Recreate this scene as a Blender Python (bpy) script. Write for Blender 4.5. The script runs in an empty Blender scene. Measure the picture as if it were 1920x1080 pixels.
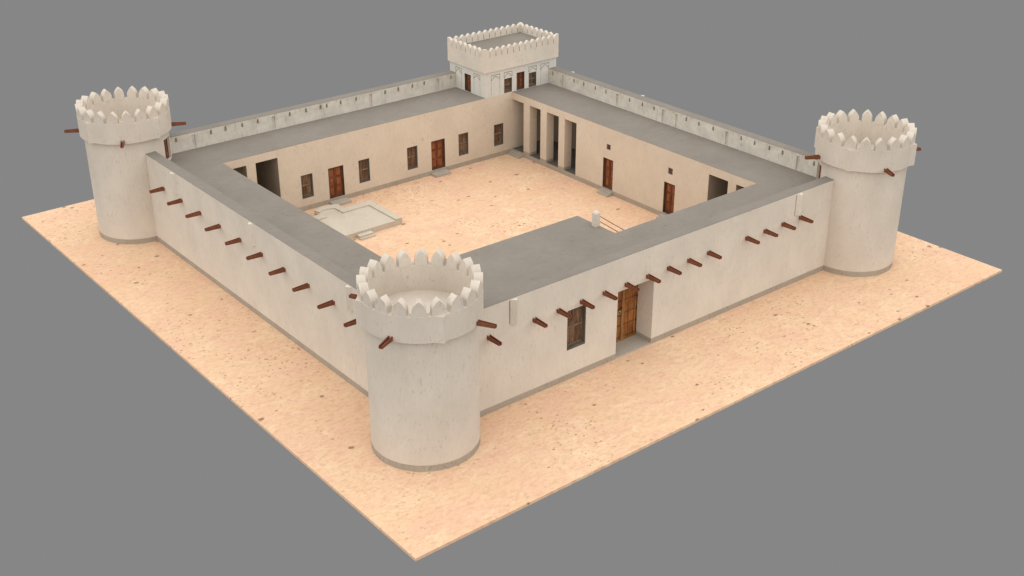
import bpy, bmesh, math, random
from mathutils import Vector, Matrix
random.seed(7)
S = bpy.context.scene
COL = S.collection
PI = math.pi
R = math.radians

# ------------------------------------------------------------------ camera
cam = bpy.data.cameras.new('camera')
cam_o = bpy.data.objects.new('camera', cam); COL.objects.link(cam_o)
cam.sensor_width = 36.0
cam.lens = 36.0 * 2313.98 / 1920.0
cam.clip_end = 1000
yaw, pit, rol = R(51.0502), R(-26.4554), R(-0.0542)
fw = Vector((math.cos(pit)*math.cos(yaw), math.cos(pit)*math.sin(yaw), math.sin(pit)))
rt = fw.cross(Vector((0, 0, 1))).normalized(); up = rt.cross(fw)
rt, up = rt*math.cos(rol) + up*math.sin(rol), -rt*math.sin(rol) + up*math.cos(rol)
M = Matrix(((rt.x, up.x, -fw.x), (rt.y, up.y, -fw.y), (rt.z, up.z, -fw.z))).to_4x4()
M.translation = Vector((-22.7147, -34.5411, 33.1002))
cam_o.matrix_world = M
S.camera = cam_o

# ------------------------------------------------------------------ world, lights, exposure
W = bpy.data.worlds.new('World'); S.world = W; W.use_nodes = True
W.node_tree.nodes['Background'].inputs[0].default_value = (0.2384, 0.2384, 0.2384, 1)
W.node_tree.nodes['Background'].inputs[1].default_value = 1.0
sun = bpy.data.lights.new('soft_overhead_light', 'SUN')
sun.energy = 4.35; sun.angle = R(160); sun.color = (1.0, 0.985, 0.955)
sun_o = bpy.data.objects.new('soft_overhead_light', sun); COL.objects.link(sun_o)
sun_o.location = (20, 20, 60); sun_o.rotation_euler = (R(6), R(-6), 0)
S.view_settings.view_transform = 'Standard'
S.view_settings.look = 'None'
S.view_settings.exposure = 0.0
S.view_settings.gamma = 1.0
S.cycles.max_bounces = 8
S.cycles.diffuse_bounces = 5

# ------------------------------------------------------------------ materials
class NT:
    def __init__(s, name, rough=0.9, spec=0.15):
        s.m = bpy.data.materials.new(name); s.m.use_nodes = True
        s.t = s.m.node_tree; s.n = s.t.nodes; s.l = s.t.links
        s.b = s.n['Principled BSDF']
        s.b.inputs['Roughness'].default_value = rough
        s.b.inputs['Specular IOR Level'].default_value = spec
        s.geo = s.n.new('ShaderNodeNewGeometry')
    def pos(s, scale=(1, 1, 1), loc=(0, 0, 0), rot=(0, 0, 0)):
        q = s.n.new('ShaderNodeMapping')
        q.inputs['Scale'].default_value = scale; q.inputs['Location'].default_value = loc
        q.inputs['Rotation'].default_value = rot
        s.l.new(s.geo.outputs['Position'], q.inputs[0]); return q.outputs[0]
    def noise(s, v, scale, detail=4, rough=0.55, dist=0.0):
        q = s.n.new('ShaderNodeTexNoise'); s.l.new(v, q.inputs['Vector'])
        q.inputs['Scale'].default_value = scale; q.inputs['Detail'].default_value = detail
        q.inputs['Roughness'].default_value = rough; q.inputs['Distortion'].default_value = dist
        return q.outputs['Fac']
    def voro(s, v, scale, rnd=1.0):
        q = s.n.new('ShaderNodeTexVoronoi'); s.l.new(v, q.inputs['Vector'])
        q.inputs['Scale'].default_value = scale; q.inputs['Randomness'].default_value = rnd
        return q.outputs['Distance']
    def ramp(s, f, stops):
        q = s.n.new('ShaderNodeValToRGB'); s.l.new(f, q.inputs[0]); e = q.color_ramp.elements
        while len(e) < len(stops): e.new(0.5)
        for i, (p, c) in enumerate(stops):
            e[i].position = p
            e[i].color = (c, c, c, 1) if isinstance(c, (int, float)) else (*c, 1)
        return q.outputs[0]
    def mix(s, f, a, b, mode='MIX'):
        q = s.n.new('ShaderNodeMix'); q.data_type = 'RGBA'; q.blend_type = mode
        for sock, v in ((q.inputs[0], f), (q.inputs[6], a), (q.inputs[7], b)):
            if hasattr(v, 'links'): s.l.new(v, sock)
            elif isinstance(v, (int, float)): sock.default_value = v
            else: sock.default_value = (*v, 1)
        return q.outputs[2]
    def math(s, op, a, b=0.0):
        q = s.n.new('ShaderNodeMath'); q.operation = op
        for i, v in enumerate((a, b)):
            if hasattr(v, 'links'): s.l.new(v, q.inputs[i])
            else: q.inputs[i].default_value = v
        return q.outputs[0]
    def out(s, col, bump=None, bs=0.3, bd=0.02):
        if hasattr(col, 'links'): s.l.new(col, s.b.inputs['Base Color'])
        else: s.b.inputs['Base Color'].default_value = (*col, 1)
        if bump is not None:
            q = s.n.new('ShaderNodeBump'); q.inputs['Strength'].default_value = bs
            q.inputs['Distance'].default_value = bd
            s.l.new(bump, q.inputs['Height']); s.l.new(q.outputs[0], s.b.inputs['Normal'])
        return s.m

def plaster(name, base, light, fleck, streak=0.5, pits=1.0, seed=0.0):
    t = NT(name)
    big = t.noise(t.pos((0.55, 0.55, 0.4), (seed, 0, 0)), 1.0, 5, 0.6)
    c = t.mix(t.ramp(big, [(0.32, 0.0), (0.68, 1.0)]), base, light)
    ver = t.noise(t.pos((13, 13, 2.4), (seed, 3, 0)), 1.0, 4, 0.65)      # fine trowel streaks running down
    c = t.mix(t.ramp(ver, [(0.34, streak), (0.60, 0.0)]), c, tuple(x*0.84 for x in base))
    band = t.noise(t.pos((0.5, 0.5, 1.1), (seed, 7, 2)), 1.0, 3, 0.5)    # pits gather in patches
    pit = t.noise(t.pos((8.5, 8.5, 3.6), (seed, 1, 5)), 1.0, 3, 0.7)
    pm = t.ramp(t.math('ADD', pit, t.math('MULTIPLY', band, 0.26)), [(0.715, 0.0), (0.84, pits)])
    c = t.mix(pm, c, fleck)
    fine = t.noise(t.pos((18, 18, 18)), 1.0, 2, 0.6)
    h = t.math('SUBTRACT', t.math('ADD', ver, t.math('MULTIPLY', fine, 0.4)), pm)
    return t.out(c, h, 0.22, 0.02)

M_PL = plaster('pale_lime_plaster', (0.575, 0.515, 0.440), (0.655, 0.59, 0.505), (0.36, 0.32, 0.27), 0.20, pits=0.38)
M_TW = plaster('tower_lime_plaster', (0.555, 0.493, 0.42), (0.63, 0.563, 0.483), (0.34, 0.30, 0.255), 0.20, pits=0.45, seed=13)
M_CY = plaster('courtyard_beige_plaster', (0.545, 0.46, 0.365), (0.61, 0.52, 0.415), (0.38, 0.31, 0.24), 0.3, 0.5, seed=31)
M_RM = plaster('whitewashed_room_plaster', (0.575, 0.55, 0.50), (0.64, 0.615, 0.56), (0.40, 0.38, 0.34), 0.6, 0.25, seed=5)
M_PN = plaster('grey_cement_band', (0.335, 0.287, 0.23), (0.39, 0.337, 0.274), (0.22, 0.195, 0.165), 0.4, 0.8, seed=44)
M_PF = plaster('platform_cement', (0.49, 0.43, 0.35), (0.56, 0.495, 0.405), (0.31, 0.275, 0.23), 0.2, 0.5, seed=52)
M_ST = plaster('step_cement', (0.37, 0.325, 0.27), (0.43, 0.385, 0.325), (0.26, 0.225, 0.19), 0.2, 0.6, seed=61)

M_IN = plaster('shade_darkened_interior_plaster', (0.25, 0.21, 0.165), (0.29, 0.245, 0.195), (0.18, 0.15, 0.12), 0.2, 0.3, seed=81)  # the shade inside the rooms is put into this darker plaster colour

def weathered():
    t = NT('weathered_parapet_plaster')
    big = t.noise(t.pos((1.1, 1.1, 1.3)), 1.0, 5, 0.65)
    c = t.mix(t.ramp(big, [(0.35, 0.0), (0.65, 1.0)]), (0.50, 0.465, 0.405), (0.62, 0.575, 0.50))
    gr = t.noise(t.pos((1.7, 1.7, 0.9), (9, 4, 0)), 1.0, 4, 0.6)
    c = t.mix(t.ramp(gr, [(0.56, 0.0), (0.72, 0.55)]), c, (0.40, 0.42, 0.38))           # faint green-blue bloom
    sep = t.n.new('ShaderNodeSeparateXYZ'); t.l.new(t.geo.outputs['Position'], sep.inputs[0])
    hi = t.n.new('ShaderNodeMapRange'); t.l.new(sep.outputs['Z'], hi.inputs[0])
    hi.inputs[1].default_value = 5.15; hi.inputs[2].default_value = 5.95
    st = t.noise(t.pos((2.6, 2.6, 2.0), (2, 8, 1)), 1.0, 5, 0.7)
    c = t.mix(t.math('MULTIPLY', t.ramp(st, [(0.50, 0.0), (0.68, 0.6)]), hi.outputs[0]), c, (0.34, 0.265, 0.185))  # brown stains high up
    dr = t.noise(t.pos((8, 8, 1.6), (6, 6, 0)), 1.0, 4, 0.7)
    c = t.mix(t.ramp(dr, [(0.58, 0.0), (0.70, 0.7)]), c, (0.27, 0.255, 0.215))
    return t.out(c, dr, 0.25, 0.02)
M_WE = weathered()

def roofmat():
    t = NT('grey_cement_roof', 0.95, 0.1)
    big = t.noise(t.pos((0.30, 0.30, 0.3)), 1.0, 5, 0.6)
    c = t.mix(t.ramp(big, [(0.3, 0.0), (0.7, 1.0)]), (0.197, 0.174, 0.151), (0.234, 0.208, 0.181))
    md = t.noise(t.pos((1.3, 2.4, 1), (0, 0, 0), (0, 0, R(38))), 1.0, 5, 0.65)
    c = t.mix(t.ramp(md, [(0.42, 0.0), (0.66, 0.22)]), c, (0.160, 0.142, 0.124))
    fl = t.noise(t.pos((2.6, 7.0, 1), (5, 0, 0), (0, 0, R(38))), 1.0, 4, 0.7)
    fm = t.ramp(fl, [(0.59, 0.0), (0.73, 0.7)])
    c = t.mix(fm, c, (0.10, 0.088, 0.077))
    return t.out(c, md, 0.15, 0.02)
M_RF = roofmat()

def sandmat():
    t = NT('pale_desert_sand', 0.97, 0.05)
    big = t.noise(t.pos((0.16, 0.16, 0.16)), 1.0, 5, 0.6, 0.4)
    c = t.mix(t.ramp(big, [(0.36, 0.0), (0.64, 1.0)]), (0.690, 0.458, 0.292), (0.720, 0.508, 0.340))
    pk = t.noise(t.pos((0.45, 0.45, 1), (30, 4, 0)), 1.0, 5, 0.65)
    c = t.mix(t.ramp(pk, [(0.45, 0.0), (0.62, 0.85)]), c, (0.700, 0.442, 0.312))
    cr = t.noise(t.pos((0.8, 0.8, 1), (3, 50, 0)), 1.0, 6, 0.7, 0.6)
    c = t.mix(t.ramp(cr, [(0.53, 0.0), (0.66, 0.65)]), c, (0.755, 0.565, 0.385))           # dusty cream drifts
    rp = t.noise(t.pos((2.4, 5.2, 1), (0, 0, 0), (0, 0, R(35))), 1.0, 5, 0.7, 0.9)
    c = t.mix(t.ramp(rp, [(0.46, 0.0), (0.68, 0.62)]), c, (0.49, 0.315, 0.19))
    fr = t.noise(t.pos((7, 12, 1), (0, 8, 0), (0, 0, R(35))), 1.0, 4, 0.7)
    c = t.mix(t.ramp(fr, [(0.54, 0.0), (0.74, 0.25)]), c, (0.52, 0.34, 0.22))
    vn = t.noise(t.pos((0.35, 0.35, 1), (60, 20, 0)), 1.0, 5, 0.6, 0.8)
    vl = t.math('ABSOLUTE', t.math('SUBTRACT', vn, 0.5))
    vm = t.math('MULTIPLY', t.ramp(vl, [(0.0, 1.0), (0.016, 0.0)]), t.ramp(t.noise(t.pos((0.25, 0.25, 1), (3, 77, 0)), 1.0, 2, 0.5), [(0.50, 0.0), (0.64, 0.65)]))
    c = t.mix(vm, c, (0.78, 0.59, 0.41))                                                # pale dried rivulets
    # pebbles and pits gathered into clusters
    cl = t.noise(t.pos((0.15, 0.15, 1), (17, 9, 0)), 1.0, 5, 0.7)
    cm = t.ramp(cl, [(0.49, 0.0), (0.58, 1.0)])
    wob = t.pos((1, 1, 1), (2, 2, 0))
    v1 = t.voro(t.pos((2.9, 3.9, 1), (1, 1, 0), (0, 0, R(30))), 1.0)
    thr = t.math('MULTIPLY', t.math('SUBTRACT', t.noise(wob, 1.6, 5, 0.75), 0.27), 0.70)
    pit = t.math('MULTIPLY', t.ramp(t.math('SUBTRACT', v1, thr), [(0.0, 1.0), (0.07, 0.0)]), cm)
    v2 = t.voro(t.pos((0.75, 1.0, 1), (7, 3, 0), (0, 0, R(30))), 1.0)
    pit2 = t.ramp(t.math('SUBTRACT', v2, t.math('MULTIPLY', t.math('SUBTRACT', t.noise(wob, 1.3, 5, 0.7), 0.38), 0.56)), [(0.0, 1.0), (0.03, 0.0)])
    pm = t.math('MAXIMUM', t.math('MULTIPLY', pit, 0.6), t.math('MULTIPLY', pit2, 0.8))
    c = t.mix(pm, c, (0.21, 0.135, 0.085))
    h = t.math('SUBTRACT', t.math('ADD', rp, t.math('MULTIPLY', cr, 0.6)), pm)
    return t.out(c, h, 0.28, 0.05)
M_SA = sandmat()

def woodmat(name, dark, mid, light, sc=1.0, rough=0.7, seed=0.0):
    t = NT(name, rough, 0.2)
    g = t.noise(t.pos((14*sc, 14*sc, 1.0*sc), (seed, 0, 0)), 1.0, 5, 0.65, 0.3)
    c = t.ramp(g, [(0.30, dark), (0.52, mid), (0.74, light)])
    b = t.noise(t.pos((1.5, 1.5, 1.3), (seed, 5, 0)), 1.0, 3, 0.6)
    c = t.mix(t.ramp(b, [(0.38, 0.55), (0.62, 0.0)]), c, dark)
    return t.out(c, g, 0.25, 0.01)
M_DR = woodmat('red_brown_door_wood', (0.075, 0.022, 0.009), (0.20, 0.062, 0.024), (0.30, 0.105, 0.045))
M_DP = woodmat('red_brown_raised_panel', (0.12, 0.034, 0.013), (0.27, 0.086, 0.032), (0.36, 0.135, 0.055), seed=3)
M_DF = woodmat('dark_door_lining', (0.05, 0.028, 0.018), (0.095, 0.058, 0.042), (0.14, 0.095, 0.072), seed=4)
M_SH = woodmat('weathered_shutter_wood', (0.055, 0.023, 0.012), (0.18, 0.10, 0.057), (0.44, 0.30, 0.19), 1.3, 0.85, 9)
M_RL = woodmat('bleached_rail_wood', (0.13, 0.085, 0.055), (0.22, 0.155, 0.10), (0.30, 0.22, 0.15), 0.7, 0.85, 12)
M_WF = woodmat('grey_window_lining', (0.07, 0.057, 0.043), (0.12, 0.10, 0.078), (0.165, 0.14, 0.112), 0.7, 0.9, 15)
M_GT = woodmat('honey_teak_plank', (0.12, 0.036, 0.008), (0.345, 0.135, 0.036), (0.51, 0.26, 0.10), 0.9, 0.6, 21)
M_GP = woodmat('pale_teak_post', (0.20, 0.095, 0.035), (0.36, 0.19, 0.08), (0.48, 0.29, 0.14), 0.8, 0.65, 24)
M_SP = woodmat('rust_brown_spout_wood', (0.14, 0.046, 0.022), (0.20, 0.068, 0.034), (0.255, 0.094, 0.049), 0.5, 0.7, 27)
M_IR = NT('black_iron', 0.5, 0.4).out((0.018, 0.016, 0.015))
M_OU = NT('incised_grey_outline', 0.9).out((0.20, 0.185, 0.15))
M_FL = NT('shade_darkened_room_floor', 0.95).out((0.12, 0.105, 0.088))  # dark grey floor, its colour lowered further to carry the rooms' shade
M_RI = plaster('loophole_recess_plaster', (0.30, 0.255, 0.20), (0.36, 0.31, 0.25), (0.2, 0.17, 0.13), seed=70)  # darker plaster for the backs of the loopholes
M_RA = woodmat('brown_handrail_wood', (0.10, 0.05, 0.028), (0.17, 0.09, 0.05), (0.22, 0.13, 0.08), 0.5, 0.7, 30)

# ------------------------------------------------------------------ object helpers
def link(name, bm, mat, parent=None, loc=None, rotz=0.0, world=True):
    """one mesh object; when world is True the bmesh is in world coordinates and is moved to the parent's frame"""
    me = bpy.data.meshes.new(name)
    if world and parent is not None:
        bmesh.ops.translate(bm, verts=bm.verts, vec=-Vector(parent.location))
    bmesh.ops.recalc_face_normals(bm, faces=bm.faces)
    bm.to_mesh(me); bm.free()
    if mat: me.materials.append(mat)
    o = bpy.data.objects.new(name, me); COL.objects.link(o)
    if parent is not None: o.parent = parent
    if loc is not None: o.location = loc
    o.rotation_euler = (0, 0, rotz)
    return o

def thing(name, label, cat, loc=(0, 0, 0), rotz=0.0, group=None):
    o = bpy.data.objects.new(name, None); COL.objects.link(o)
    o.empty_display_size = 0.3
    o.location = loc; o.rotation_euler = (0, 0, rotz)
    o['label'] = label; o['category'] = cat; o['kind'] = 'thing'
    if group: o['group'] = group
    return o

def tag(o, label, cat, group=None):
    o['label'] = label; o['category'] = cat; o['kind'] = 'thing'
    if group: o['group'] = group
    return o

def box(bm, x0, x1, y0, y1, z0, z1, bev=0.0):
    vs = [bm.verts.new((x, y, z)) for x in (x0, x1) for y in (y0, y1) for z in (z0, z1)]
    fs = []
    for q in ((0, 1, 3, 2), (4, 6, 7, 5), (0, 4, 5, 1), (2, 3, 7, 6), (0, 2, 6, 4), (1, 5, 7, 3)):
        fs.append(bm.faces.new([vs[i] for i in q]))
    if bev > 0:
        es = list({e for f in fs for e in f.edges})
        bmesh.ops.bevel(bm, geom=es, offset=bev, segments=1, affect='EDGES')
    return fs

def boxobj(name, args, mat, parent=None, bev=0.0, world=True):
    bm = bmesh.new(); box(bm, *args, bev=bev)
    return link(name, bm, mat, parent, world=world)

def prism(bm, pts, z0, z1):
    a = [bm.verts.new((x, y, z0)) for x, y in pts]; b = [bm.verts.new((x, y, z1)) for x, y in pts]
    n = len(pts); bm.faces.new(a); bm.faces.new(b)
    for i in range(n): bm.faces.new((a[i], a[(i+1) % n], b[(i+1) % n], b[i]))

def wallmesh(axis, pos, sign, a0, a1, z0, z1, T, holes=()):
    """Wall panel with openings. axis 'y': plane y=pos runs along x; axis 'x': plane x=pos runs along y.
    sign: direction of depth (+1/-1). holes: (a0,a1,z0,z1,depth) with depth None = right through."""
    A = sorted({a0, a1, *[min(max(h[i], a0), a1) for h in holes for i in (0, 1)]})
    Z = sorted({z0, z1, *[min(max(h[i], z0), z1) for h in holes for i in (2, 3)]})
    na, nz = len(A)-1, len(Z)-1
    D = [[0.0]*nz for _ in range(na)]
    for i in range(na):
        for j in range(nz):
            ca, cz = (A[i]+A[i+1])/2, (Z[j]+Z[j+1])/2
            for h in holes:
                if h[0] < ca < h[1] and h[2] < cz < h[3]:
                    D[i][j] = T if h[4] is None else h[4]
    bm = bmesh.new(); cache = {}
    def V(a, d, z):
        k = (round(a, 4), round(d, 4), round(z, 4))
        if k not in cache:
            p = pos + sign*d
            cache[k] = bm.verts.new((a, p, z) if axis == 'y' else (p, a, z))
        return cache[k]
    def F(*v):
        try: bm.faces.new(v)
        except ValueError: pass
    g = lambda i, j: D[i][j] if 0 <= i < na and 0 <= j < nz else T
    for i in range(na):
        for j in range(nz):
            d = D[i][j]
            if d < T:
                F(V(A[i], d, Z[j]), V(A[i+1], d, Z[j]), V(A[i+1], d, Z[j+1]), V(A[i], d, Z[j+1]))
                F(V(A[i], T, Z[j]), V(A[i+1], T, Z[j]), V(A[i+1], T, Z[j+1]), V(A[i], T, Z[j+1]))
    for i in range(na+1):
        for j in range(nz):
            p, q = g(i-1, j), g(i, j)
            if abs(p-q) > 1e-6:
                F(V(A[i], p, Z[j]), V(A[i], q, Z[j]), V(A[i], q, Z[j+1]), V(A[i], p, Z[j+1]))
    for j in range(nz+1):
        for i in range(na):
            p, q = g(i, j-1), g(i, j)
            if abs(p-q) > 1e-6:
                F(V(A[i], p, Z[j]), V(A[i], q, Z[j]), V(A[i+1], q, Z[j]), V(A[i+1], p, Z[j]))
    return bm

# ------------------------------------------------------------------ plan (metres)
LX, LY = 44.28, 46.68
XW, YW, XO, YO = 5.50, 6.97, 38.25, 39.79
PT, PB = 0.71, 0.725
HP, HR, HPL = 6.0, 4.863, 0.344
XI, XI2, YI1, YI2 = 9.84, 33.885, 11.34, 35.448
XS, YS = 21.86, 14.547
XT = 31.316
RT = 0.02                                   # roof screed thickness
CW = 0.70                                   # courtyard wall thickness

# ------------------------------------------------------------------ ground
bm = bmesh.new(); box(bm, 0, LX, 0, LY, -0.15, 0)
g = link('ground', bm, M_SA); g['kind'] = 'structure'; g['label'] = 'square slab of pale orange desert sand under the fort'

# ------------------------------------------------------------------ joinery (local frame: x along wall, y into wall, z up)
def door_meshes(w, h):
    out = {}
    bm = bmesh.new(); d = 0.20
    box(bm, 0.05, w-0.05, d, d+0.05, 0.05, h-0.05)
    m = w/2
    for s in (0, 1):
        x0, x1 = (0.05, m-0.012) if s == 0 else (m+0.012, w-0.05)
        box(bm, x0, x0+0.07, d-0.03, d, 0.05, h-0.05); box(bm, x1-0.07, x1, d-0.03, d, 0.05, h-0.05)
        for k in range(4):
            z = 0.05 + (h-0.10-0.08)*k/3
            box(bm, x0+0.07, x1-0.07, d-0.03, d, z, z+0.08)
    box(bm, m-0.035, m+0.035, d-0.055, d-0.03, 0.05, h-0.05)
    out['leaf'] = bm
    for s in (0, 1):
        x0, x1 = (0.05, m-0.012) if s == 0 else (m+0.012, w-0.05)
        for k in range(3):
            bm = bmesh.new(); out['panel%d%d' % (s, k)] = bm
            z0 = 0.13 + (h-0.18)*k/3; z1 = 0.05 + (h-0.18)*(k+1)/3
            box(bm, x0+0.10, x1-0.10, d-0.022, d-0.001, z0+0.03, z1-0.03, bev=0.012)
    bm = bmesh.new()
    box(bm, 0, 0.05, 0.012, d+0.06, 0, h); box(bm, w-0.05, w, 0.012, d+0.06, 0, h)
    box(bm, 0.05, w-0.05, 0.012, d+0.06, h-0.05, h); box(bm, 0.05, w-0.05, 0.012, d+0.06, 0, 0.05)
    out['frame'] = bm
    return out

def window_meshes(w, h, rec=0.20):
    out = {}; d = rec; f = 0.055
    bm = bmesh.new()
    box(bm, f, w-f, d+0.02, d+0.05, 0.12, h-f)
    mid = h*0.53
    def planks(z0, z1, n):
        x0, x1 = f+0.012, w-f-0.012; s = (x1-x0)/n
        for k in range(n):
            j = 0.004 + 0.006*(k % 2)
            box(bm, x0+s*k+0.013, x0+s*(k+1)-0.013, d-0.005+j, d+0.02, z0, z1)
    planks(mid+0.06, h-f-0.01, 6); planks(0.22, mid-0.05, 8)
    out['shutter'] = bm
    bm = bmesh.new()
    box(bm, f, w-f, d-0.03, d+0.018, mid-0.045, mid+0.05)
    out['rail0'] = bm
    bm = bmesh.new(); box(bm, f, w-f, d-0.025, d+0.018, 0.14, 0.20)
    out['rail1'] = bm
    bm = bmesh.new()
    box(bm, 0, f, 0.012, d+0.06, 0, h); box(bm, w-f, w, 0.012, d+0.06, 0, h)
    box(bm, f, w-f, 0.012, d+0.06, h-f*0.6, h)
    box(bm, f, f+0.05, d-0.035, d+0.018, 0.12, h-f*0.6); box(bm, w-f-0.05, w-f, d-0.035, d+0.018, 0.12, h-f*0.6)
    out['frame'] = bm
    bm = bmesh.new(); box(bm, f, w-f, 0.012, d+0.06, 0, 0.12)
    out['sill'] = bm
    return out

MESH = {}
def meshes(kind, w, h, rec=0.20):
    k = (kind, round(w, 3), round(h, 3), rec)
    if k not in MESH:
        src = door_meshes(w, h) if kind == 'door' else window_meshes(w, h, rec)
        mats = dict(leaf=M_DR, panel=M_DP, frame=M_DF if kind == 'door' else M_WF, shutter=M_SH, rail=M_RL, sill=M_WF)
        r = {}
        for n, b in src.items():
            bmesh.ops.recalc_face_normals(b, faces=b.faces)
            n0 = n.rstrip('0123456789'); me = bpy.data.meshes.new(n0); b.to_mesh(me); b.free(); me.materials.append(mats[n0]); r[n] = me
        MESH[k] = r
    return MESH[k]

def joinery(kind, parent, world, w, h, facing, rec=0.20):
    """facing '-y': wall plane y=const seen from -y; '-x': plane x=const seen from -x"""
    ms = meshes(kind, w, h, rec)
    main = 'leaf' if kind == 'door' else 'shutter'
    o = bpy.data.objects.new('door' if kind == 'door' else 'window', ms[main]); COL.objects.link(o)
    o.parent = parent; o.location = Vector(world) - Vector(parent.location)
    o.rotation_euler = (0, 0, 0 if facing == '-y' else -PI/2)
    names = dict(panel='door_panel', frame='door_frame' if kind == 'door' else 'window_frame', rail='cross_rail', sill='window_sill')
    for n, me in ms.items():
        if n == main: continue
        c = bpy.data.objects.new(names[n.rstrip('0123456789')], me); COL.objects.link(c); c.parent = o
    return o

# spout: open wooden gutter, local frame: base at origin, points along +x
def spout_mesh(L=0.93):
    bm = bmesh.new()
    prof = lambda w, h, t: [(-w/2, h/2), (-w/2, -h/2), (w/2, -h/2), (w/2, h/2), (w/2-t, h/2), (w/2-t, -h/2+t), (-w/2+t, -h/2+t), (-w/2+t, h/2)]
    A = [bm.verts.new((-0.05, y, z)) for y, z in prof(0.22, 0.22, 0.045)]
    B = [bm.verts.new((L, y, z)) for y, z in prof(0.18, 0.15, 0.038)]
    n = 8
    for i in range(n): bm.faces.new((A[i], A[(i+1) % n], B[(i+1) % n], B[i]))
    for P_ in (A, B):
        bm.faces.new((P_[0], P_[1], P_[6], P_[7])); bm.faces.new((P_[1], P_[2], P_[5], P_[6])); bm.faces.new((P_[2], P_[3], P_[4], P_[5]))
    bmesh.ops.recalc_face_normals(bm, faces=bm.faces)
    me = bpy.data.meshes.new('rain_spout'); bm.to_mesh(me); bm.free(); me.materials.append(M_SP); return me
SPOUT = spout_mesh()
def spout(parent, world, ang):
    o = bpy.data.objects.new('rain_spout', SPOUT); COL.objects.link(o); o.parent = parent
    o.location = Vector(world) - Vector(parent.location); o.rotation_euler = (0, 0, ang); return o

def hood(parent, x, y, mat=M_PL):
    """small square post set cornerwise in the wall over an arrow slit"""
    bm = bmesh.new(); r = 0.232
    prism(bm, [(x, y-r), (x+r, y), (x, y+r), (x-r, y)], 4.6, 5.93)
    return link('slit_hood', bm, mat, parent)

# ------------------------------------------------------------------ round towers
def ring(bm, ri, ro, z0, z1, seg=200):
    """ro: function of angle"""
    rows = []
    for k in range(seg):
        a = 2*PI*k/seg; c, s = math.cos(a), math.sin(a); o = ro(a)
        rows.append([bm.verts.new((c*r, s*r, z)) for r, z in ((ri, z0), (o, z0), (o, z1), (ri, z1))])
    for k in range(seg):
        p, q = rows[k], rows[(k+1) % seg]
        for i in range(4): bm.faces.new((p[i], p[(i+1) % 4], q[(i+1) % 4], q[i]))

def merlon_mesh(ri=2.43, ro=2.85, w=0.68, h=0.745):
    """pointed merlon centred on angle 0, thickness radial, sides tapering in to an ogive tip"""
    hw = w/2
    pts = [(-hw, 0), (-hw*0.96, 0.12), (-hw*0.95, 0.25)]
    n = 7
    for k in range(1, n+1):
        t = k/n
        pts.append((-hw*0.95*(1 - t**2.0), 0.25 + (h-0.25)*t))
    full = pts + [(-x, z) for x, z in reversed(pts[:-1])]
    bm = bmesh.new()
    a = []; b = []
    for x, z in full:
        an = x/ro
        a.append(bm.verts.new((ro*math.cos(an), ro*math.sin(an), z)))
        an2 = x/ro*1.04
        b.append(bm.verts.new((ri*math.cos(an2), ri*math.sin(an2), z)))
    m = len(full)
    # split in strips so that curved faces stay planar enough
    for i in range(m//2):
        j = m-1-i
        if i+1 < j-1:
            bm.faces.new((a[i], a[i+1], a[j-1], a[j])); bm.faces.new((b[i], b[i+1], b[j-1], b[j]))
        elif i+1 == j-1:
            bm.faces.new((a[i], a[i+1], a[j])); bm.faces.new((b[i], b[i+1], b[j]))
    for i in range(m): bm.faces.new((a[i], a[(i+1) % m], b[(i+1) % m], b[i]))
    bmesh.ops.recalc_face_normals(bm, faces=bm.faces)
    me = bpy.data.meshes.new('merlon'); bm.to_mesh(me); bm.free(); me.materials.append(M_TW); return me
MERLON = merlon_mesh()

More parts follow.
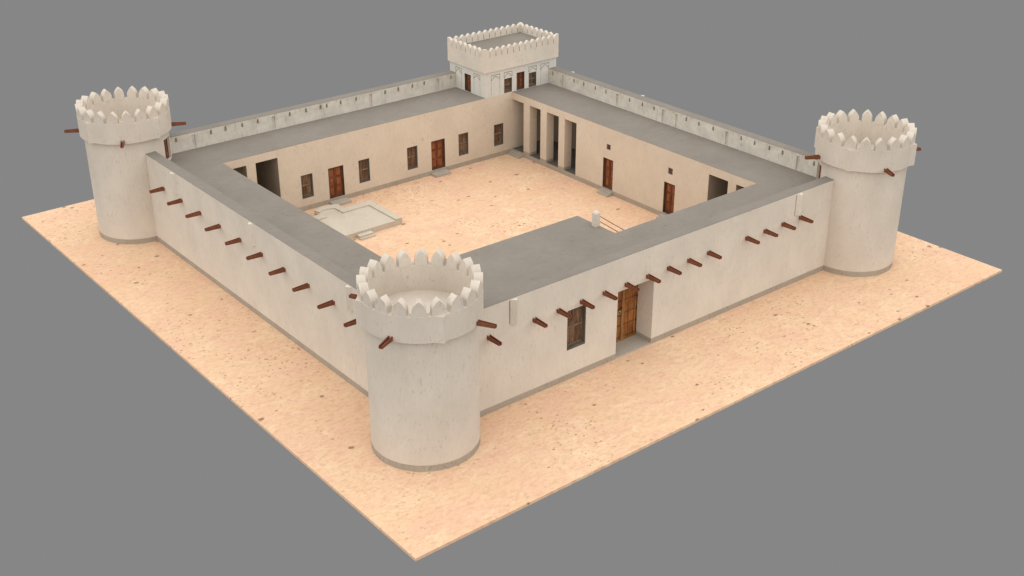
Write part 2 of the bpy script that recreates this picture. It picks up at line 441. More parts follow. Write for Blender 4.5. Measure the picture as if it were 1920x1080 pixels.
def round_tower(cx, cy, rot, door_az, label):
    t = thing('round_tower', label, 'tower', (cx, cy, 0), 0, 'round corner towers')
    rb = 2.62
    # shaft with a door opening on to the roof
    seg = 160; dz0, dz1 = 4.90, 6.42; half = R(11.5)
    angs = sorted([2*PI*k/seg for k in range(seg)] + [(door_az-half) % (2*PI), (door_az+half) % (2*PI)])
    zs = [HPL, dz0, dz1, 6.95]
    bm = bmesh.new()
    V = [[bm.verts.new((rb*math.cos(a), rb*math.sin(a), z)) for z in zs] for a in angs]
    n = len(angs)
    def inside(i):
        a = angs[i]; b = angs[(i+1) % n]; m = (a + ((b-a) % (2*PI))/2)
        return abs((m-door_az+PI) % (2*PI) - PI) < half - 1e-5
    for i in range(n):
        for j in range(3):
            if j == 1 and inside(i): continue
            bm.faces.new((V[i][j], V[(i+1) % n][j], V[(i+1) % n][j+1], V[i][j+1]))
    for f in bm.faces: f.smooth = True
    link('shaft', bm, M_TW, t, world=False)
    # reveal of the opening, straight faces cut towards the tower's axis direction
    nd = Vector((math.cos(door_az), math.sin(door_az), 0)); sd = Vector((-nd.y, nd.x, 0))
    hw = rb*math.sin(half); d_in = rb - 0.22
    bm = bmesh.new()
    arc = [door_az-half + 2*half*k/8 for k in range(9)]
    def P(a, z): return Vector((rb*math.cos(a), rb*math.sin(a), z))
    for z in (dz0, dz1):
        o = [bm.verts.new(P(a, z)) for a in arc]
        i_ = [bm.verts.new(sd*(p.co.dot(sd)) + nd*d_in + Vector((0, 0, z))) for p in o]
        for k in range(8): bm.faces.new((o[k], o[k+1], i_[k+1], i_[k]))
    for s in (-1, 1):
        a = door_az + s*half
        q = [P(a, dz0), P(a, dz1), sd*(P(a, 0).dot(sd)) + nd*d_in + Vector((0, 0, dz1)), sd*(P(a, 0).dot(sd)) + nd*d_in + Vector((0, 0, dz0))]
        bm.faces.new([bm.verts.new(v) for v in q])
    link('door_reveal', bm, M_TW, t, world=False)
    w = 2*hw; h = dz1-dz0
    ms = meshes('door', w, h)
    o = bpy.data.objects.new('door', ms['leaf']); COL.objects.link(o); o.parent = t
    # door plane: local y points inwards (-nd), local x = ...
    ang = math.atan2(-nd.y, -nd.x) - PI/2
    lx = Vector((math.cos(ang), math.sin(ang), 0))
    o.location = nd*(d_in+0.19) - lx*hw + Vector((0, 0, dz0)); o.rotation_euler = (0, 0, ang)
    for n_, me_ in ms.items():
        if n_.startswith('panel'):
            c = bpy.data.objects.new('door_panel', me_); COL.objects.link(c); c.parent = o
    # cement band at the foot
    bm = bmesh.new(); ring(bm, 2.0, lambda a: rb+0.004, 0.0, HPL, 160)
    for f in bm.faces: f.smooth = False
    link('cement_plinth', bm, M_PN, t, world=False)
    # crown wall with its four small ridges, platform floor
    jogs = [rot + R(-43) + k*PI/2 for k in range(4)]
    def ro(a):
        r = 2.852
        for j in jogs:
            d = (a-j+PI) % (2*PI) - PI
            r = max(r, 2.852 + 0.215*max(0, 1 - abs(d)/R(5.5 if d > 0 else 8.5))**1.4)
        return r
    bm = bmesh.new(); ring(bm, 2.43, ro, 6.9, 8.2, 360)
    link('crown_wall', bm, M_TW, t, world=False)
    bm = bmesh.new()
    bmesh.ops.create_cone(bm, cap_ends=True, segments=96, radius1=2.60, radius2=2.60, depth=0.16,
                          matrix=Matrix.Translation((0, 0, 6.822)))
    link('tower_floor', bm, M_TW, t, world=False)
    for k in range(20):
        m = bpy.data.objects.new('merlon', MERLON); COL.objects.link(m); m.parent = t
        m.location = (0, 0, 8.198); m.rotation_euler = (0, 0, R(17.8 + 18*k))
    for k in range(4):
        a = rot + k*PI/2
        s = bpy.data.objects.new('rain_spout', SPOUT); COL.objects.link(s); s.parent = t
        s.location = (2.84*math.cos(a), 2.84*math.sin(a), 7.06); s.rotation_euler = (0, 0, a)
    return t

round_tower(XW, YW, R(207), R(45), 'nearest round whitewashed tower with its pale floor visible inside the crown')
round_tower(XW, YO, R(243), R(-43), 'round crenellated tower at the far left corner of the fort')
round_tower(XO, YW, R(243), R(140), 'round crenellated tower at the right hand corner of the fort')

# ------------------------------------------------------------------ curtain walls
def coping(parent, x0, x1, y0, y1):
    return boxobj('wall_top', (x0, x1, y0, y1, HP-RT, HP), M_RF, parent)

# left front wall (plane x = XW), faces -x
t = thing('curtain_wall', 'long blank outer wall on the left with a row of brown spouts', 'wall', (XW, (YW+YO)/2, 0), 0, 'outer walls of the fort')
hl = [33.17, 23.28, 13.20]
link('wall_face', wallmesh('x', XW, 1, YW+PT, YO-PB, HPL, HP-RT, PT, [(y+0.232, y+0.30, 4.6, 5.88, 0.25) for y in hl]), M_PL, t)
link('cement_plinth', wallmesh('x', XW-0.004, 1, YW+PT, YO-PB, 0, HPL, PT), M_PN, t)
coping(t, XW, XW+PT, YW, YO-PB)
for k in range(11):
    y = 34.91 - 2.507*k
    if y > YW+2.5: spout(t, (XW, y, 4.36), PI)
for y in hl: hood(t, XW, y)

# right front wall (plane y = YW), faces -y
t = thing('curtain_wall', 'front outer wall on the right with the wooden gate and one window', 'wall', ((XW+XO)/2, YW, 0), 0, 'outer walls of the fort')
GX0, GX1, GZ0, GZ1 = 18.0, 20.67, 0.09, 4.05
hr = [10.96, 32.45]
holes = [(GX0, GX1, GZ0, GZ1, None), (14.475, 15.755, 1.76, 4.08, 0.32)] + [(x-0.30, x-0.232, 4.6, 5.88, 0.25) for x in hr]
link('wall_face', wallmesh('y', YW, 1, XW, XO, HPL, HP-RT, PT, holes), M_PL, t)
link('cement_plinth', wallmesh('y', YW-0.004, 1, XW, XO, 0, HPL, PT, [(GX0, GX1, 0.0, HPL, None)]), M_PN, t)
coping(t, XW+PT, XO, YW, YW+PT)
for k in range(14):
    if k == 9: continue
    spout(t, (12.26 + 1.574*k, YW, 4.35), -PI/2)
spout(t, (9.38, YW, 4.35), -PI/2)
for x in hr: hood(t, x, YW)
joinery('window', t, (14.475, YW, 1.76), 1.28, 2.32, '-y', 0.20)
# gate
GY = 8.21
bm = bmesh.new(); n = 9
def planks(bm, x0, x1, z0, z1, n, y):
    s = (x1-x0)/n
    for k in range(n):
        j = 0.008*((k*7) % 3)
        box(bm, x0+s*k+0.006, x0+s*(k+1)-0.006, y+j, y+0.05, z0, z1)
planks(bm, 18.30, 19.50, 0.18, 4.0, 8, GY); planks(bm, 19.67, 20.75, 0.18, 4.0, 8, GY)
box(bm, 18.2, 20.85, GY+0.05, GY+0.09, 0.15, 4.04)
gate = link('gate_door', bm, M_GT, t)
def sub(name, bm, mat, parent, root):
    bmesh.ops.translate(bm, verts=bm.verts, vec=-Vector(root.location))
    return link(name, bm, mat, parent, world=False)
bm = bmesh.new(); box(bm, 19.50, 19.66, GY-0.08, GY+0.05, 0.15, 4.0, bev=0.015)
sub('centre_post', bm, M_GP, gate, t)
bm = bmesh.new(); box(bm, 20.76, 20.90, GY-0.05, GY+0.05, 0.10, 4.04); box(bm, 18.02, 18.28, GY-0.05, GY+0.05, 0.10, 4.04)
box(bm, 18.28, 20.76, GY-0.06, GY+0.05, 0.09, 0.165)
sub('gate_frame', bm, M_GP, gate, t)
STUD = None
def stud(x, z):
    global STUD
    if STUD is None:
        b_ = bmesh.new(); bmesh.ops.create_icosphere(b_, subdivisions=1, radius=0.037)
        STUD = bpy.data.meshes.new('iron_stud'); b_.to_mesh(STUD); b_.free(); STUD.materials.append(M_IR)
    o = bpy.data.objects.new('iron_stud', STUD); COL.objects.link(o); o.parent = gate
    o.location = Vector((x, GY-0.006, z)) - Vector(t.location)
for z in (0.31, 1.06, 1.80, 2.57, 3.33):
    for x0, x1 in ((18.40, 19.42), (19.74, 20.66)):
        m = int((x1-x0)/0.118)
        for k in range(m): stud(x0 + (x1-x0)*k/(m-1), z)
        if x0 > 19.5:
            for dx, dz in ((0, .055), (0, -.055), (.045, 0)): stud(x1-0.01+dx, z+dz)
bm = bmesh.new(); box(bm, 19.22, 19.47, GY-0.045, GY, 1.76, 2.05, bev=0.01)
lock = sub('gate_lock', bm, M_GP, gate, t)
bm = bmesh.new(); box(bm, 19.18, 19.49, GY-0.06, GY-0.004, 2.05, 2.09); box(bm, 19.18, 19.49, GY-0.06, GY-0.004, 1.71, 1.755); box(bm, 19.32, 19.38, GY-0.06, GY-0.045, 1.84, 1.93); box(bm, 19.45, 19.49, GY-0.10, GY, 2.16, 2.22)
sub('iron_bolt', bm, M_IR, gate, t)
bm = bmesh.new(); box(bm, GX0+0.002, GX1-0.002, YW+0.006, YW+PT, 0.0, GZ0); box(bm, GX0-0.3, GX1+0.3, YW+PT, GY+0.3, 0, GZ0)
link('gate_threshold', bm, M_ST, t)
# passage jambs between the outer wall and the recessed gate
for s in (0, 1):
    x0, x1 = (GX0-0.3, GX0) if s == 0 else (GX1, GX1+0.30)
    bm = bmesh.new(); box(bm, x0, x1, YW+PT, GY-0.06, HPL, GZ1)
    link('gate_jamb', bm, M_PL, t)
    bm = bmesh.new(); box(bm, x0-(0.004 if s else -0.004) , x1-(0.004 if s else -0.004), YW+PT, GY-0.06, GZ0, HPL)
    link('jamb_plinth', bm, M_PN, t)
bm = bmesh.new(); box(bm, GX0-0.3, GX1+0.3, YW+PT, GY+0.1, GZ1, GZ1+0.3)
link('gate_soffit', bm, M_PL, t)

# ---- far walls, seen from inside over the roofs
def loophole(parent, axis, pos, a, z):
    """little arched dark recess: back panel, arched hood on the wall face"""
    pass
slotL = [9.68, 15.65, 23.6, 29.62]
loopL = [8.44, 10.95, 12.02, 13.27, 14.45, 16.94, 18.24, 19.41, 19.92, 21.08, 22.38, 24.88, 26.03, 27.29, 28.37, 30.86]
slotR = [33.8, 27.78, 23.13, 21.82, 17.20, 11.2]
loopR = [35.0, 32.54, 31.45, 30.17, 29.03, 26.54, 25.23, 24.06, 20.94, 19.76, 18.45, 15.97, 14.81, 13.56, 12.47, 9.96]

def arch_cells(a, w, z0, z1, depth):
    """stepped arched recess as cells"""
    h = z1-z0; r = []
    for f0, f1, k in ((0.0, 0.62, 1.0), (0.62, 0.84, 0.72), (0.84, 1.0, 0.36)):
        r.append((a-w/2*k, a+w/2*k, z0+h*f0, z0+h*f1, depth))
    return r

t = thing('curtain_wall', 'far left parapet wall, stained pale plaster with small arrow slits', 'wall', ((XW+XT)/2, YO, 0), 0, 'outer walls of the fort')
# outer body, then an inner facing that carries the recesses
link('wall_body', wallmesh('y', YO, -1, XW, XT-0.003, HPL, HP-RT, PB-0.2), M_PL, t)
link('cement_plinth', wallmesh('y', YO+0.004, -1, XW, XT-0.003, 0, HPL, PB-0.2), M_PN, t)
holes = [(x-0.13, x+0.13, HR+0.01, 5.83, 0.09) for x in slotL]
for x in loopL: holes += arch_cells(x, 0.17, 5.56, 5.90, 0.12)
link('inner_face', wallmesh('y', YO-PB, 1, XW, XT-0.003, HR-0.5, HP-RT, 0.2, holes), M_WE, t)
coping(t, XW, XT-0.003, YO-PB, YO)
for x in loopL:
    bm = bmesh.new(); box(bm, x-0.075, x+0.075, YO-PB+0.10, YO-PB+0.119, 5.565, 5.84)
    link('arrow_slit', bm, M_RI, t)

t = thing('curtain_wall', 'far right parapet wall, stained pale plaster with grooves and arrow slits', 'wall', (XO, (YW+YI2)/2, 0), 0, 'outer walls of the fort')
link('wall_body', wallmesh('x', XO, -1, YW+PT, YI2-0.003, HPL, HP-RT, PB-0.2), M_PL, t)
link('cement_plinth', wallmesh('x', XO+0.004, -1, YW+PT, YI2-0.003, 0, HPL, PB-0.2), M_PN, t)
holes = [(y-0.13, y+0.13, HR+0.01, 5.83, 0.09) for y in slotR]
for y in loopR: holes += arch_cells(y, 0.17, 5.54, 5.88, 0.12)
link('inner_face', wallmesh('x', XO-PB, 1, YW+PT, YI2-0.003, HR-0.5, HP-RT, 0.2, holes), M_WE, t)
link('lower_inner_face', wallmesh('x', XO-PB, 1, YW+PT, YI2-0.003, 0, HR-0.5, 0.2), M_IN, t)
coping(t, XO-PB, XO, YW+PT, YI2-0.003)
for y in loopR:
    bm = bmesh.new(); box(bm, XO-PB+0.10, XO-PB+0.119, y-0.075, y+0.075, 5.545, 5.82)
    link('arrow_slit', bm, M_RI, t)
for y in (33.59, 26.03):
    bm = bmesh.new(); r = 0.232; prism(bm, [(XO, y-r), (XO+r, y), (XO, y+r), (XO-r, y)], 4.6, 5.985)
    link('slit_hood', bm, M_TW, t)

# ------------------------------------------------------------------ wings round the courtyard
CE0, CE1 = 4.30, HR-RT                          # ceiling slab under the screed
# far left wing
DOOR_Y = [(17.565, 1.235), (26.29, 1.235)]; WIN_Y = [15.42, 20.035, 24.155, 28.775, 32.12]
holesY = [(9.84+1.15-1.0, 11.49, HPL, 4.29, None), (12.16, 13.80, HPL, 4.29, None)]
holesY += [(x, x+w, 0.35, 2.59, 0.35) for x, w in DOOR_Y] + [(x, x+0.91, 0.89, 2.59, 0.35) for x in WIN_Y]
t = thing('courtyard_wing', 'far left wing facing the courtyard with two brown doors and five shuttered windows', 'building wing', ((XI+XI2)/2, YI2, 0), 0, 'wings round the courtyard')
link('wall_face', wallmesh('y', YI2, 1, XI, XI2, HPL, HR-RT, CW, holesY), M_CY, t)
link('cement_plinth', wallmesh('y', YI2-0.004, 1, XI+0.004, XI2, 0, HPL, CW), M_PN, t)
boxobj('roof', (XI, XT-0.003, YI2, YO-PB, HR-RT, HR), M_RF, t)
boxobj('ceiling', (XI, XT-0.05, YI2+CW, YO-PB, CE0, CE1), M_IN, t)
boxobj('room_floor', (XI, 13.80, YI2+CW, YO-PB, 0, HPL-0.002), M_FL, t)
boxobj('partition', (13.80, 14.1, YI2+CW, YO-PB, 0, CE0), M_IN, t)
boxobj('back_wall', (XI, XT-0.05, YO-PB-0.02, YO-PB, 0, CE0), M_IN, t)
boxobj('jamb_shade_sheet', (13.792, 13.7995, YI2+0.015, YI2+CW, HPL, 4.285), M_IN, t)  # added thin dark sheet, paints the shade inside the opening on its jamb
boxobj('jamb_shade_sheet', (11.482, 11.4895, YI2+0.015, YI2+CW, HPL, 4.285), M_IN, t)
for x, w in DOOR_Y: joinery('door', t, (x, YI2, 0.35), w, 2.24, '-y')
for x in WIN_Y: joinery('window', t, (x, YI2, 0.89), 0.91, 1.70, '-y', 0.17)

# far right wing with the pillared arcade
t = thing('courtyard_wing', 'far right wing with a pillared arcade, two brown doors and small square vents', 'building wing', (XI2, (YI1+YI2)/2, 0), 0, 'wings round the courtyard')
PIL = [(34.07, YI2-0.006), (32.10, 33.36), (30.05, 31.40), (28.11, 29.39)]
DOOR_X = [(24.19, 1.03), (18.19, 1.02)]
holesX = [(a, b, HPL, 4.30, None) for a, b in PIL] + [(13.66, 15.30, HPL, 4.28, None), (11.36, 12.99, HPL, 4.28, None)]
holesX += [(a, a+w, 0.35, 2.59, 0.35) for a, w in DOOR_X] + [(24.52, 24.92, 3.26, 3.66, None), (18.49, 18.91, 3.23, 3.68, None)]
link('wall_face', wallmesh('x', XI2, 1, YI1, YI2-0.003, HPL, HR-RT, CW, holesX), M_CY, t)
link('cement_plinth', wallmesh('x', XI2-0.004, 1, YI1, YI2-0.01, 0, HPL, CW), M_PN, t)
boxobj('roof', (XI2, XO-PB, YI1, YI2-0.003, HR-RT, HR), M_RF, t)
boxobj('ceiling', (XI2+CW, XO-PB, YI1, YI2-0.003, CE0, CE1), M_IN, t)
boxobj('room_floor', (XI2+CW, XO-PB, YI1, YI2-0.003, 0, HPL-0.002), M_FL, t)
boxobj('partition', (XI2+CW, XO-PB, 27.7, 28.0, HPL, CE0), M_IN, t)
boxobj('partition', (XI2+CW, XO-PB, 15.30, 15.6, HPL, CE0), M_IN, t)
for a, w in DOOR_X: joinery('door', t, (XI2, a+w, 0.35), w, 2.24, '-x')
boxobj('jamb_shade_sheet', (XI2+0.015, XI2+CW, 15.292, 15.2995, HPL+0.005, 4.275), M_IN, t)  # same added dark sheets, shade painted on the jambs of this wing
boxobj('jamb_shade_sheet', (XI2+0.015, XI2+CW, 12.982, 12.9895, HPL+0.005, 4.275), M_IN, t)
for y0, y1, z0, z1 in ((24.525, 24.915, 3.265, 3.655), (18.495, 18.905, 3.235, 3.675)):
    boxobj('vent_shade_panel', (XI2+0.05, XI2+0.09, y0, y1, z0, z1), M_DF, t)  # added dark panel, paints the shade of the open vent hole
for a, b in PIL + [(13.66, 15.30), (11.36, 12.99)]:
    boxobj('arcade_shade_strip', (XI2+0.03, XI2+CW, a+0.006, b-0.006, HPL-0.02, HPL+0.004), M_FL, t)  # dark strip over the threshold, with the arcade's shade in its colour
for a, b in ((33.36, 34.07), (31.40, 32.10), (29.39, 30.05)):
    boxobj('pillar_plinth', (XI2-0.004, XI2+CW+0.004, a-0.004, b+0.004, HPL+0.0045, 0.55), M_PN, t)

# left front wing (its courtyard face is turned away from the photo)
t = thing('courtyard_wing', 'left wing, a plain grey flat roof running between the near and far left towers', 'building wing', (XI, (YW+YO)/2, 0), 0, 'wings round the courtyard')
link('wall_face', wallmesh('x', XI, -1, YS, YI2, HPL, HR-RT, CW), M_CY, t)
link('cement_plinth', wallmesh('x', XI+0.004, -1, YS, YI2, 0, HPL, CW), M_PN, t)
boxobj('roof', (XW+PT, XI, YW+PT, YO-PB, HR-RT, HR), M_RF, t)
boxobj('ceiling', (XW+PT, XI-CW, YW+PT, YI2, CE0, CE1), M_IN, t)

# right front wing with its deeper part behind the gate
t = thing('courtyard_wing', 'front wing with a grey flat roof stepping deeper into the courtyard near the gate', 'building wing', ((XI+XI2)/2, YI1, 0), 0, 'wings round the courtyard')
link('wall_face', wallmesh('y', YS, -1, XI, XS, HPL, HR-RT, CW), M_CY, t)
link('side_wall', wallmesh('x', XS, -1, YI1, YS-CW, HPL, HR-RT, CW), M_CY, t)
link('back_face', wallmesh('y', YI1, -1, XS-CW, XI2, HPL, HR-RT, CW), M_CY, t)
bm = bmesh.new()
prism(bm, [(XI, YW+PT), (XO-PB, YW+PT), (XO-PB, YI1), (XS, YI1), (XS, YS), (XI, YS)], HR-RT, HR)
link('roof', bm, M_RF, t)
bm = bmesh.new()
prism(bm, [(XI+0.01, YW+PT), (XO-PB, YW+PT), (XO-PB, YI1-CW), (XS-CW, YI1-CW), (XS-CW, YS-CW), (XI+0.01, YS-CW)], CE0+0.06, CE1)
link('ceiling', bm, M_CY, t)

# ------------------------------------------------------------------ square corner room on the roof
t = thing('corner_room', 'square whitewashed room with fine battlements on the far corner of the roof', 'tower', ((XT+XO)/2, (YI2+YO)/2, 0))
OV = 0.114; CB = 6.772
dl = (37.19, 37.96)
link('wall_face', wallmesh('x', XT, 1, YI2+0.3, YO, HR, CB, 0.3, [(37.19, 37.96, HR+0.02, 6.22, 0.28)]), M_RM, t).name = 'side_wall'
link('wall_face', wallmesh('y', YI2, 1, XT, XO, HR-RT, CB, 0.3,
     [(33.12, 33.885, HR+0.01, 5.99, 0.28), (34.32, 35.10, HR+0.01, 6.235, 0.28), (35.51, 36.27, HR+0.01, 6.0, 0.28)]), M_RM, t)
boxobj('rear_wall', (XT+0.3, XO, YO-0.3, YO, 0, CB), M_RM, t)
boxobj('outer_wall', (XO-0.3, XO, YI2+0.3, YO-0.3, 0, CB), M_RM, t)
boxobj('lower_wall', (XI2+CW+0.01, XO, YI2, YI2+0.3, 0, HR-RT), M_CY, t)
boxobj('crown_floor', (XT, XO, YI2, YO, CB, 7.86), M_RF, t)
joinery('door', t, (XT, 37.96, HR+0.02), 0.77, 1.335, '-x')
joinery('door', t, (34.32, YI2, HR+0.012), 0.78, 1.36, '-y')
joinery('window', t, (33.12, YI2, HR+0.012), 0.765, 1.115, '-y', 0.16)
joinery('window', t, (35.51, YI2, HR+0.012), 0.76, 1.125, '-y', 0.16)
# incised arched panels
def arch_outline(axis, pos, a0, a1, zt=6.47, zs=6.08, bottom=None):
    bm = bmesh.new(); p = 0.010; w = 0.030
    def seg(p0, p1, wd=w):
        (u0, v0), (u1, v1) = p0, p1
        d = Vector((u1-u0, v1-v0)); L = d.length; d /= L; n_ = Vector((-d.y, d.x))*wd/2
        q = [(u0-n_.x, v0-n_.y), (u1-n_.x, v1-n_.y), (u1+n_.x, v1+n_.y), (u0+n_.x, v0+n_.y)]
        vs = []
        for dd in (0.003, -p):
            vs.append([bm.verts.new((u, pos+dd, v) if axis == 'y' else (pos+dd, u, v)) for u, v in q])
        bm.faces.new(vs[0]); bm.faces.new(vs[1])
        for i in range(4): bm.faces.new((vs[0][i], vs[0][(i+1) % 4], vs[1][(i+1) % 4], vs[1][i]))
    m = (a0+a1)/2; hw = (a1-a0)/2
    seg((a0, zt), (a1, zt), 0.036)
    seg((a0, zt), (a0, zs)); seg((a1, zt), (a1, zs))
    prof = [(1.0, zs), (0.78, zs+0.07), (0.62, zs+0.14), (0.42, zs+0.20), (0.28, zs+0.255), (0.10, zs+0.275)]
    for s in (-1, 1):
        pp = [(m+s*hw*k, z) for k, z in prof]
        for i in range(len(pp)-1): seg(pp[i], pp[i+1], 0.034)
    seg((m-hw*0.1, zs+0.275), (m+hw*0.1, zs+0.275), 0.034)
    b = HR+0.08 if bottom is None else bottom
    if b < zs-0.1:
        seg((a0, zs), (a0, b), 0.012); seg((a1, zs), (a1, b), 0.012)
    return link('arched_panel', bm, M_OU, t)
arch_outline('y', YI2, 31.90, 32.71); arch_outline('y', YI2, 33.12, 33.885, bottom=6.05)
arch_outline('y', YI2, 35.51, 36.27, bottom=6.05); arch_outline('y', YI2, 36.69, 37.50)
arch_outline('x', XT, 38.335, 39.06); arch_outline('x', XT, 36.06, 36.80)
# overhanging crown: solid band, then narrow round-topped merlons parted by slits
cx0, cx1, cy0, cy1 = XT-OV, XO+OV, YI2-OV, YO+OV
TH = 0.235; SB = 7.895
for (x0, x1, y0, y1) in ((cx0, cx1, cy0, cy0+TH), (cx0, cx1, cy1-TH, cy1), (cx0, cx0+TH, cy0+TH, cy1-TH), (cx1-TH, cx1, cy0+TH, cy1-TH)):
    boxobj('crown_wall', (x0, x1, y0, y1, CB, SB), M_PL, t)
boxobj('crown_underside', (cx0+TH, cx1-TH, cy0+TH, cy1-TH, CB-0.01, CB-0.001), M_RM, t)
M_MR = M_PL
def merlon_row(axis, pos, c0, c1, n):
    """n merlons between two corner pieces of half shape"""
    pitch = (c1-c0)/(n+1.84); first = c0 + pitch*0.92
    zt = 8.56; zs = 8.24; sl = 0.035
    def arc(hw):
        pts = [(-hw, SB), (-hw, zs)]
        for k in range(1, 6):
            u = k/6; pts.append((-hw*(1-u**2.1), zs + (zt-zs)*u))
        pts.append((0, zt))
        return pts + [(-x, z) for x, z in reversed(pts[:-1])]
    def emit(pts, name='merlon'):
        bm = bmesh.new()
        A = [bm.verts.new((u, pos, z) if axis == 'y' else (pos, u, z)) for u, z in pts]
        B = [bm.verts.new((u, pos+TH, z) if axis == 'y' else (pos+TH, u, z)) for u, z in pts]
        m = len(pts); bm.faces.new(A); bm.faces.new(B)
        for i in range(m): bm.faces.new((A[i], A[(i+1) % m], B[(i+1) % m], B[i]))
        link(name, bm, M_MR, t)
    for k in range(n):
        c = first + pitch*(k+0.5)
        emit([(c+u, z) for u, z in arc(pitch/2-sl)])
    return first - sl, zs, zt
def corner(cx, cy, sx, sy, lx, ly):
    """corner merlon: L-plan, highest at the corner, falling in a curve along both sides"""
    bm = bmesh.new(); zt = 8.56; zs = 8.22
    def prof(L):
        pts = [(0, SB), (0, zt)]
        for k in range(1, 7):
            u = k/6; pts.append((L*u, zs + (zt-zs)*math.sqrt(max(0, 1-u**2.2))))
        pts.append((L, SB)); return pts
    for ax, L in (('x', lx), ('y', ly)):
        off = 0.0 if ax == 'x' else TH
        pts = prof(L)
        if ax == 'y': pts = [(max(u, 0), z) for u, z in pts]
        a = []; b = []
        for u, z in pts:
            if ax == 'x':
                a.append(bm.verts.new((cx+sx*u, cy, z))); b.append(bm.verts.new((cx+sx*u, cy+sy*TH, z)))
            else:
                a.append(bm.verts.new((cx+sx*0.001, cy+sy*max(u, 0.001), z))); b.append(bm.verts.new((cx+sx*TH*0.995, cy+sy*max(u, 0.001), z)))
        m = len(pts); bm.faces.new(a); bm.faces.new(b)
        for i in range(m): bm.faces.new((a[i], a[(i+1) % m], b[(i+1) % m], b[i]))
    link('corner_merlon', bm, M_MR, t)
merlon_row('y', cy0, cx0, cx1, 11); merlon_row('y', cy1-TH, cx0, cx1, 11)
merlon_row('x', cx0, cy0, cy1, 6); merlon_row('x', cx1-TH, cy0, cy1, 6)
px = (cx1-cx0)/12.84*0.92-0.035; py = (cy1-cy0)/7.84*0.92-0.035
for cx, sx in ((cx0, 1), (cx1, -1)):
    for cy, sy in ((cy0, 1), (cy1, -1)):
        corner(cx, cy, sx, sy, px, py)

# ------------------------------------------------------------------ doorsteps
def steps(name, label, boxes):
    bm = bmesh.new()
    for b in boxes: box(bm, *b, bev=0.008)
    return tag(link(name, bm, M_ST), label, 'step', 'cement doorsteps in the courtyard')
steps('doorstep', 'low cement doorstep between the prayer platform and the left brown door', [(17.5, 18.85, 34.68, YI2-0.006, 0, 0.16)])
steps('doorstep', 'low cement doorstep below the brown door left of the arcade corner', [(26.2, 27.55, 34.76, YI2-0.006, 0, 0.18)])
steps('doorstep', 'pair of cement steps in the inner corner leading up to the arcade', [(33.60, XI2-0.006, 34.06, YI2-0.01, 0.0, 0.25), (33.38, 33.60, 34.06, YI2-0.01, 0, 0.125)])
steps('doorstep', 'pair of cement steps below the brown door beside the arcade pillars', [(33.60, XI2-0.006, 24.12, 25.26, 0, 0.25), (33.36, 33.60, 24.12, 25.26, 0, 0.125)])
steps('doorstep', 'cement step half hidden by the front roof below the rightmost brown door', [(33.60, XI2-0.006, 18.12, 19.26, 0, 0.25), (33.36, 33.60, 18.12, 19.26, 0, 0.125)])

# ------------------------------------------------------------------ open-air prayer platform
t = thing('prayer_platform', 'low pale cement prayer platform with curved niche and raised rim in the courtyard', 'platform', (16.4, 31.2, 0))
FX0, FX1, FY0, FY1 = 13.30, 19.47, 29.38, 33.34
NX0, NX1, NY = 15.52, 17.36, 34.12
FZ, RZ = 0.375, 0.465
arc = [(NX1 - (NX1-NX0)*k/10, NY + 0.26*math.sin(PI*k/10)) for k in range(11)]
outer = [(FX0, FY0), (15.86, FY0), (FX1, FY0), (FX1, FY1), (NX1, FY1)] + arc + [(NX0, FY1), (FX0, FY1)]
bm = bmesh.new(); prism(bm, outer, 0, FZ); link('platform_floor', bm, M_PF, t)
iw = 0.50
iarc = [(NX1-iw - (NX1-NX0-iw-0.12)*k/10, NY-0.5 + 0.22*math.sin(PI*k/10*0.95)) for k in range(11)]
bm = bmesh.new()
ro_ = [(FX1, FY0), (FX1, FY1), (NX1, FY1)] + arc
ri_ = [(FX1-iw, FY0), (FX1-iw, FY1-0.70), (NX1-iw, FY1-0.70)] + iarc
ri_[-1] = (NX0+0.12, NY-0.5); n = len(ro_)
T_ = [[bm.verts.new((x, y, z)) for x, y in L_] for L_, z in ((ro_, RZ), (ri_, RZ), (ro_, FZ-0.01), (ri_, FZ-0.01))]
for i in range(n-1):
    bm.faces.new((T_[0][i], T_[0][i+1], T_[1][i+1], T_[1][i])); bm.faces.new((T_[0][i], T_[0][i+1], T_[2][i+1], T_[2][i]))
    bm.faces.new((T_[1][i], T_[1][i+1], T_[3][i+1], T_[3][i])); bm.faces.new((T_[2][i], T_[2][i+1], T_[3][i+1], T_[3][i]))
for i in (0, n-1): bm.faces.new((T_[0][i], T_[1][i], T_[3][i], T_[2][i]))
bmesh.ops.translate(bm, verts=bm.verts, vec=(0, 0.0, 0))
link('raised_rim', bm, M_PF, t)
bm = bmesh.new(); box(bm, FX0, NX0+0.12, FY1-0.70, FY1-0.004, FZ-0.01, RZ); box(bm, FX0+0.004, FX0+iw, FY0+0.004, FY1-0.70, FZ-0.01, RZ)
link('raised_rim', bm, M_PF, t)
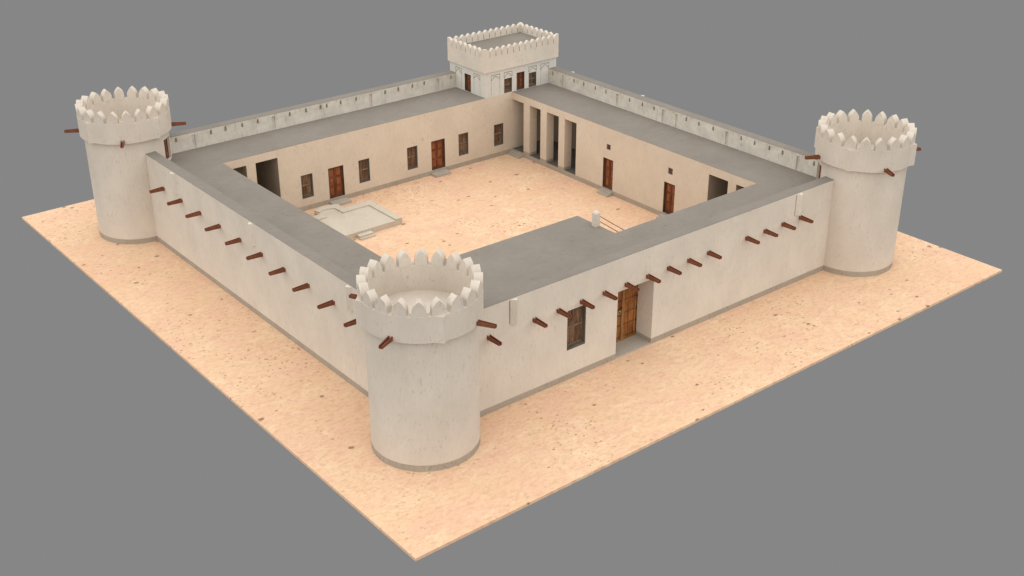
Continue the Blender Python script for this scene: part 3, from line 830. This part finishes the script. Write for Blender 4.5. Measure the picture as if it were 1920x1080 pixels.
bm = bmesh.new(); box(bm, 15.86, 16.94, 28.97, FY0-0.003, 0, 0.225)
link('step', bm, M_PF, t)
bm = bmesh.new(); box(bm, 15.84, 16.98, 28.80, 28.967, 0, 0.11)
link('step', bm, M_PF, t)

# ------------------------------------------------------------------ roof stair with posts and handrails
t = thing('roof_stair', 'stair going down from the front roof beside white posts and brown rails', 'stair', (XS, 12.2, 0))
bm = bmesh.new(); ns = 24; rise = (HR-RT)/ns; run = 0.262
for k in range(ns-1):
    box(bm, XS+0.004+run*k, XS+0.004+run*(k+1), YI1+0.01, 12.9, 0, HR-RT-rise*(k+1))
link('stair_flight', bm, M_ST, t)
def post(x, y, z0):
    bm = bmesh.new(); h = 0.80; s = 0.165
    box(bm, x-s, x+s, y-s, y+s, z0, z0+h)
    # chamfered cap
    lo = [bm.verts.new((x+a*s, y+b*s, z0+h+0.001)) for a, b in ((-1, -1), (1, -1), (1, 1), (-1, 1))]
    hi = [bm.verts.new((x+a*s*0.55, y+b*s*0.55, z0+h+0.11)) for a, b in ((-1, -1), (1, -1), (1, 1), (-1, 1))]
    bm.faces.new(hi); bm.faces.new(lo)
    for i in range(4): bm.faces.new((lo[i], lo[(i+1) % 4], hi[(i+1) % 4], hi[i]))
    link('stair_post', bm, M_TW, t)
post(21.695, 12.775, HR)
sl = -0.72
for k in range(1, 4):
    x = 24.16 + 2.2*(k-1)
    post(x, 12.775, max(0.0, HR + sl*(x-21.695) + 0.07*0))
for dz in (0.59, 0.27):
    bm = bmesh.new(); y = 12.63; x0, x1 = 21.86, 28.4
    z0 = HR + dz; z1 = z0 + sl*(x1-x0); w = 0.024
    vs = [[bm.verts.new((x, y+a*w, z+b*w)) for a, b in ((-1, -1), (1, -1), (1, 1), (-1, 1))] for x, z in ((x0, z0), (x1, z1))]
    bm.faces.new(vs[0]); bm.faces.new(vs[1])
    for i in range(4): bm.faces.new((vs[0][i], vs[0][(i+1) % 4], vs[1][(i+1) % 4], vs[1][i]))
    link('handrail', bm, M_RA, t)
